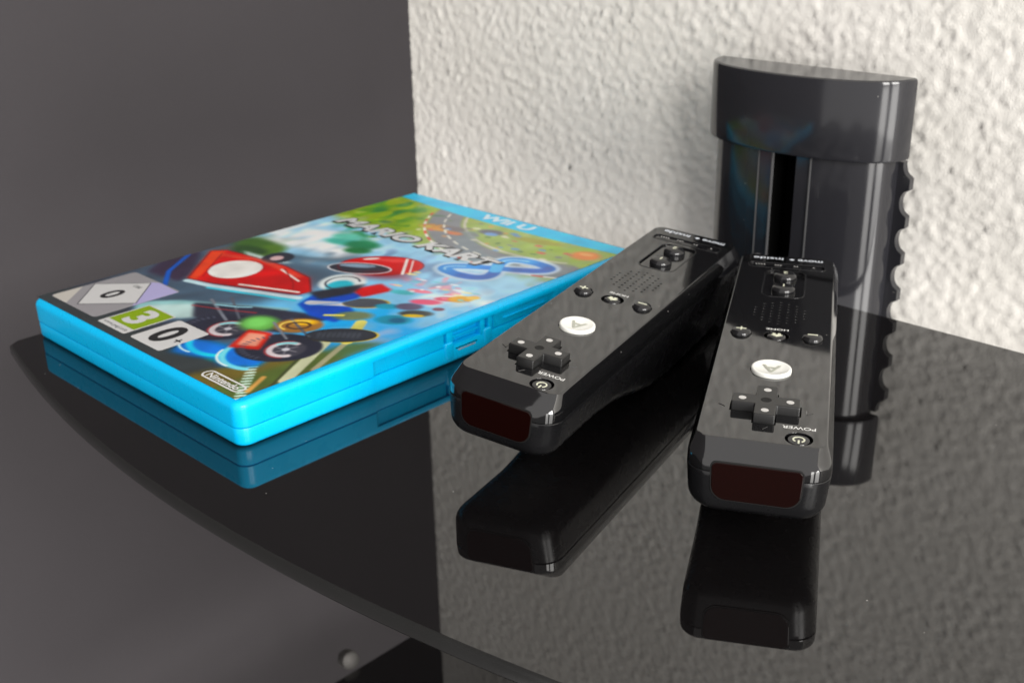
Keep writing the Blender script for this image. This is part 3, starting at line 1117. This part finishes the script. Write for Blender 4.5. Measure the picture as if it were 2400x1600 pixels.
# front wheels and bumper
for cx, cyy in ((78, 31.5), (108, 34.0)):
    put(ell(cx, cyy, 14.5, 11.5, 35, 0.08), C3(38, 40, 54))
    put(ell(cx + 3.2, cyy + 0.5, 6.6, 6.6, 0, 0.12), C3(60, 60, 70))
    put(stroke(arcpts(cx + 3.2, cyy + 0.5, 5.4, 5.4, 100, 330), 2.2, 0.6), C3(206, 196, 200))
    put(stroke(arcpts(cx + 3.2, cyy + 0.5, 6.8, 6.8, 120, 310), 0.7, 0.4), C3(150, 60, 64))
    put(stroke(arcpts(cx + 3.2, cyy + 0.5, 5.4, 5.4, 110, 170), 1.6, 0.6), C3(150, 214, 220))
put(ell(85, 42, 7.5, 6.5, 0, 0.5), C3(104, 170, 84))
put(ell(84, 42, 4.2, 4.2, 0, 0.7), C3(128, 206, 110))
put(ell(97, 50, 8.5, 6.5, 40, 0.2), C3(150, 108, 58))
put(ell(96, 53, 4.5, 2.6, 40, 0.6), C3(238, 186, 66))
put(poly([(87, 36.5), (96, 40), (105, 28.5), (95, 23)], 0.5), C3(200, 52, 42))
put(poly([(89.5, 35), (95.5, 37.8), (102, 29.5), (95.4, 26)], 0.6), C3(232, 160, 138))
# rear wheel with yellow rim and a second one behind
put(ell(115.6, 54.5, 12.2, 6.2, 40, 0.08), C3(214, 180, 52))
put(ell(115.0, 54.2, 11.8, 5.8, 40, 0.08), C3(44, 48, 56))
put(ell(98, 79, 8.5, 5.0, 40, 0.12), C3(206, 168, 60))
put(ell(97.4, 78.8, 8.1, 4.6, 40, 0.14), C3(74, 78, 86))
put(ell(104, 68, 7, 4, 40, 0.5), C3(108, 122, 92))
# little far-off car as colour patches
for cx, cyy, rx, ry, rot, col in ((117.5, 75, 6.4, 4.0, 30, (16, 132, 158)), (119, 75.5, 3.0, 2.2, 30, (10, 96, 130)), (106, 82, 4.5, 2.6, 30, (40, 150, 180)), (112, 87, 5, 3.4, 30, (90, 84, 110)),
                                  (119, 84, 6, 3, 35, (58, 62, 60)), (120, 82, 4, 1.5, 35, (206, 176, 60)), (113, 94, 6, 2.6, 30, (214, 96, 124)),
                                  (117, 101, 5, 2.2, 30, (204, 84, 110)), (120.5, 104, 4.6, 3.2, 40, (214, 160, 58)), (123, 108, 2.6, 1.8, 40, (226, 186, 96)),
                                  (122, 92, 2.2, 1.6, 30, (120, 70, 90)), (99, 95, 5, 2.2, 20, (90, 180, 190)), (103, 100, 5, 1.8, 20, (226, 132, 150))):
    put(ell(cx, cyy, rx, ry, rot, 0.4), C3(*col))
# crisp outlines and trim on the car and helmet
put(stroke([(2.5, 75), (25, 50.5), (36, 53.5), (72, 68), (73, 73), (60, 82), (42, 84), (20, 82), (7, 80), (2.5, 75)], 0.5, 0.3) * 0.8, C3(96, 14, 18))
put(stroke(arcpts(29.8, 68.8, 10.8, 10.8, 0, 360, 48), 0.5, 0.3) * 0.8, C3(150, 24, 26))
put(stroke([(46, 60), (70, 69.5)], 1.4, 0.3), C3(236, 232, 226))
put(stroke([(44, 80.5), (60, 77)], 1.0, 0.3), C3(236, 232, 226))
put(stroke(arcpts(70, 109, 17.0, 11.5, 0, 360, 60, 35), 0.5, 0.3) * 0.8, C3(110, 10, 18))
put(stroke(arcpts(66, 101.5, 13, 6.0, 0, 360, 48, 28), 0.7, 0.3), C3(226, 226, 230))
put(stroke(arcpts(66, 101.5, 10, 4.0, 60, 150, 24, 28), 0.8, 0.3), C3(170, 196, 220))
put(stroke([(72, 121), (84, 108)], 1.2, 0.3), C3(238, 236, 232))
put(stroke([(75, 121.5), (86.4, 109.4)], 0.7, 0.3), C3(238, 236, 232))
put(stroke([(52, 44), (74, 36)], 1.2, 0.3), C3(120, 124, 134))
put(stroke([(56, 50), (76, 40)], 1.0, 0.3), C3(86, 90, 100))
put(stroke([(88, 46), (104, 40)], 1.0, 0.3), C3(120, 124, 134))
put(stroke([(90, 52), (108, 46)], 1.0, 0.3), C3(86, 90, 100))
put(stroke(arcpts(115.0, 54.2, 11.8, 5.8, 0, 360, 48, 40), 0.5, 0.3), C3(20, 22, 28))
for k in range(12):                                # lane dashes and kerb blocks on the far road
    a_ = 204 + 8 * k
    put(stroke(arcpts(96, 196, 62, 52, a_, a_ + 4, 6), 0.9, 0.3), C3(226, 224, 214))
    put(stroke(arcpts(96, 196, 70.5, 60.5, a_, a_ + 4, 6), 1.1, 0.3), C3(204, 62, 54))
    put(stroke(arcpts(96, 196, 70.5, 60.5, a_ + 4, a_ + 8, 6), 1.1, 0.3), C3(232, 230, 226))
# fine detail: spokes, tread, pipes, panel lines, far banners
for cx, cyy in ((81.2, 32.0), (111.2, 34.5)):
    for k in range(6):
        a_ = math.radians(60 * k + 15)
        put(stroke([(cx + 1.2 * math.cos(a_), cyy + 1.2 * math.sin(a_)), (cx + 4.2 * math.cos(a_), cyy + 4.2 * math.sin(a_))], 0.6, 0.3), C3(120, 118, 126))
    put(ell(cx, cyy, 1.3, 1.3, 0, 0.3), C3(196, 196, 204))
for cx, cyy in ((78, 31.5), (108, 34.0)):
    for k in range(14):
        a_ = math.radians(120 + 10 * k)
        ca, sa = math.cos(a_) * 13.2, math.sin(a_) * 10.3
        ro_ = math.radians(35)
        x_, y_ = cx + ca * math.cos(ro_) - sa * math.sin(ro_), cyy + ca * math.sin(ro_) + sa * math.cos(ro_)
        put(stroke([(x_, y_), (cx + (x_ - cx) * 0.86, cyy + (y_ - cyy) * 0.86)], 0.55, 0.3), C3(84, 88, 104))
put(stroke(arcpts(97, 50, 6.4, 4.6, 60, 230, 24, 40), 0.8, 0.4), C3(250, 214, 120))
put(stroke(arcpts(97, 50, 4.0, 3.0, 0, 360, 24, 40), 1.0, 0.4), C3(70, 48, 36))
put(stroke([(58, 42), (66, 46), (70, 49)], 1.0, 0.4), C3(150, 200, 214))
put(stroke([(52, 36), (62, 40), (76, 47)], 0.7, 0.4), C3(150, 52, 54))
put(stroke([(9, 76), (27, 56)], 0.5, 0.3), C3(150, 28, 28))
put(stroke([(44, 82), (60, 74.5), (66, 70)], 0.5, 0.3), C3(140, 26, 28))
put(stroke(arcpts(74, 87, 6.4, 6.8, 20, 300, 24, 30), 0.8, 0.4), C3(60, 64, 76))
put(stroke([(84, 64), (90, 72), (92, 80)], 0.7, 0.4), C3(90, 150, 226))
put(stroke([(96, 62), (101, 66)], 1.4, 0.5), C3(238, 226, 110))
for k in range(9):
    put(ell(109 + 1.7 * k * math.cos(0.7), 49.5 + 1.7 * k * math.sin(0.7), 0.55, 2.6, 40, 0.4) * 0.55, C3(80, 86, 96))
r_ = np.random.default_rng(8)
for k in range(46):
    cx, cyy = 40 + 80 * r_.random(), 150 + 24 * r_.random()
    if cyy < 176 - 0.0 * cx:
        put(ell(cx, cyy, 0.8 + 1.6 * r_.random(), 0.5 + 0.8 * r_.random(), 20 * r_.random(), 0.5) * 0.8,
            C3(*[(206, 150, 90), (120, 124, 128), (196, 96, 90), (212, 208, 190), (88, 122, 70), (96, 140, 200)][k % 6]))
for k in range(30):
    cx, cyy = 84 + 40 * r_.random(), 98 + 16 * r_.random()
    put(ell(cx, cyy, 0.8 + 2.4 * r_.random(), 0.4 + 0.7 * r_.random(), 15, 0.5) * 0.75,
        C3(*[(236, 150, 168), (120, 196, 204), (246, 226, 150), (250, 250, 250), (150, 176, 216)][k % 5]))
for k in range(26):
    cx, cyy = 3 + 44 * r_.random(), 128 + 44 * r_.random()
    put(ell(cx, cyy, 1.0 + 3.0 * r_.random(), 0.6 + 1.4 * r_.random(), 30, 0.6) * 0.6,
        C3(*[(60, 120, 46), (150, 186, 40), (96, 150, 60), (40, 98, 56), (190, 206, 110)][k % 5]))
# curly ribbon numeral of the title, in blues
def eight(a0, a1, n=40):
    out = []
    for k in range(n + 1):
        th = math.radians(a0 + (a1 - a0) * k / n)
        t_ = 14.6 * math.cos(th)
        out.append((106.5 + 9.6 * math.sin(2 * th) + 0.60 * t_, 136.6 + t_))
    return out


put(stroke(eight(0, 360, 90), 9.0, 1.6) * 0.9, C3(206, 222, 234))
put(stroke(eight(0, 360, 90), 5.0, 0.5), C3(40, 126, 208))
for a0, a1, col in ((20, 75, (56, 88, 166)), (105, 165, (70, 150, 222)), (190, 250, (58, 92, 170)), (290, 350, (78, 158, 226))):
    put(blur(stroke(eight(a0, a1), 4.4, 0.5), 1.2), C3(*col))
put(stroke(eight(262, 278, 12), 4.8, 0.5), C3(92, 176, 234))
put(stroke(eight(300, 345, 24), 0.9, 0.5), C3(170, 214, 244))
put(stroke(eight(115, 160, 24), 0.9, 0.5), C3(170, 214, 244))
# blue band of the header
put(sm((TT - (176.6 + 3.4 * np.abs((SS - 65) / 65) ** 2)) / 0.6), C3(0, 192, 236))
img = np.stack([blur(img[..., k], 0.12) for k in range(3)], -1)
img = np.clip(img * (1 + 0.03 * nA[..., None]), 0.0, 1.0)
lin = np.where(img <= 0.04045, img / 12.92, ((img + 0.055) / 1.055) ** 2.4)

Xc = TT
Yc = CW - SS
# the sheet bends down a little over the spine side
Zc = CH + 0.15 + 0.035 * np.clip(fft_noise(ntt, ns, PS, 48, (1, 1), 0.5, 31), -2, 2) * np.clip(np.minimum.reduce([SS - S0, S1 - SS, TT - T0, T1 - TT]) / 8.0, 0, 1)
Vv_ = np.stack([Xc, Yc, Zc], -1).reshape(-1, 3) * MM
idx = np.arange(ntt * ns).reshape(ntt, ns)
Q = np.stack([idx[:-1, :-1], idx[:-1, 1:], idx[1:, 1:], idx[1:, :-1]], -1).reshape(-1, 4)
me = bpy.data.meshes.new("cover_sheet")
me.vertices.add(len(Vv_))
me.vertices.foreach_set("co", Vv_.ravel())
me.loops.add(Q.size)
me.loops.foreach_set("vertex_index", Q.ravel().astype(np.int32))
me.polygons.add(len(Q))
me.polygons.foreach_set("loop_start", (np.arange(len(Q)) * 4).astype(np.int32))
me.update(calc_edges=True)
me.polygons.foreach_set("use_smooth", [True] * len(Q))
at = me.attributes.new("print", 'FLOAT_COLOR', 'POINT')
rgba = np.ones((ntt * ns, 4), np.float32)
lum = lin.mean(-1, keepdims=True)
rgba[:, :3] = np.clip(lum + (lin - lum) * 1.16, 0.002, 0.86).reshape(-1, 3)
at.data.foreach_set("color", rgba.ravel())


def print_material(name, attr=None, base=None):
    m = mat(name, base or (0.5, 0.5, 0.5), 0.34, 1.5, coat=0.25)
    nt = m.node_tree
    b_ = nt.nodes["Principled BSDF"]
    b_.inputs["Coat Roughness"].default_value = 0.16
    if attr:
        a_ = nt.nodes.new("ShaderNodeAttribute")
        a_.attribute_name = attr
        nt.links.new(a_.outputs["Color"], b_.inputs["Base Color"])
    return m


M['cover'] = print_material("cover_print", "print")
for k, v in dict(p_white=(206, 206, 206), p_grey=(150, 148, 152), p_green=(134, 164, 0), p_black=(36, 36, 38), p_silver=(204, 206, 208), p_dark=(60, 62, 68),
                 p_header=(206, 228, 238), p_logo=(222, 222, 220), p_lilac=(176, 170, 214), p_beige=(196, 192, 184)).items():
    M[k] = print_material(k, None, srgb(*v))
sheet = link("cover_sheet", me, 'cover', case)

# things printed on the cover: flat ink shapes lying on the sheet
COVER = Matrix(((0, 1, 0, 0), (-1, 0, 0, CW * MM), (0, 0, 1, (CH + 0.17) * MM), (0, 0, 0, 1)))   # (s, t) -> (x, y)


def ink(name, me, m, lift):
    o_ = link(name, me, m, sheet)
    o_.matrix_local = Matrix.Translation((0, 0, lift * MM)) @ COVER
    return o_


def ink_text(name, s, cx, cyy, size, m, lift, **kw):
    me_ = text_mesh(s, size, **kw)
    me_.transform(Matrix.Translation((cx * MM, cyy * MM, 0)))
    return ink(name, me_, m, lift)


def flat(outline):
    return mesh_from([(x, y, 0) for x, y in outline], [tuple(range(len(outline)))])


# rating boxes
ink("rating_box", flat(rrect(3.0, 36.6, 6.2, 40.6, 1.6)), 'p_grey', 0.08)
ink("rating_box", flat([(36.4, 21), (36.4, 39.6), (22, 40.4), (18.6, 38.5)]), 'p_lilac', 0.10)
ink("rating_box", flat([(3.2, 7.5), (4.6, 6.4), (15, 6.4), (3.2, 19)]), 'p_beige', 0.10)
ink("rating_diamond", flat([(19.5, 8.2), (35.2, 23.2), (19.5, 38.4), (3.8, 23.2)]), 'p_dark', 0.11)
ink("rating_diamond", flat([(19.5, 8.8), (34.6, 23.2), (19.5, 37.8), (4.4, 23.2)]), 'p_white', 0.12)
ink_text("rating_lettering", "0", 19.5, 22.3, 10, 'p_black', 0.14, bold=0.28, height=9.6, width=6.4)
ink_text("rating_lettering", "USK", 19.8, 32.4, 2.6, 'p_dark', 0.14, bold=0.05)
ink("rating_box", flat(rrect(40.2, 58.6, 5.5, 25.8, 0.7)), 'p_white', 0.08)
ink("rating_box", flat(rrect(40.9, 57.9, 9.6, 25.2, 0.3)), 'p_green', 0.10)
ink_text("rating_lettering", "3", 49.4, 17.4, 12, 'p_white', 0.12, bold=0.42, height=12.4, width=8.6)
ink_text("rating_lettering", "www.pegi.info", 49.4, 7.4, 2.2, 'p_dark', 0.12, width=15.5)
ink("rating_box", flat(rrect(62.0, 81.2, 5.8, 25.0, 1.2)), 'p_white', 0.08)
ink_text("rating_lettering", "0", 70.4, 15.6, 13, 'p_black', 0.12, bold=0.5, height=14.2, width=9.0)
ink_text("rating_lettering", "+", 78.3, 14.6, 6, 'p_black', 0.12, bold=0.12)
# maker's logo in its capsule
ink("maker_logo", curve_plate([rrect(106.9, 127.9, 4.6, 9.5, 2.44, 8), rrect(107.6, 127.2, 5.3, 8.8, 1.74, 8)], 0), 'p_logo', 0.10)
ink_text("maker_logo", "Nintendo", 117.4, 7.0, 3.2, 'p_logo', 0.10, bold=0.09, width=16.4, height=2.7)
# title and header
ink_text("title_lettering", "MARIO KART", 56.0, 138.2, 11, 'p_black', 0.08, bold=0.9, shear=0.25, width=98.0, height=10.8)
ink_text("title_lettering", "MARIO KART", 55.6, 138.6, 11, 'p_silver', 0.12, bold=0.45, shear=0.25, width=95.5, height=9.0)
ink_text("header_lettering", "Wii U", 67.2, 182.4, 8, 'p_header', 0.10, bold=0.35, width=31.0, height=6.6)
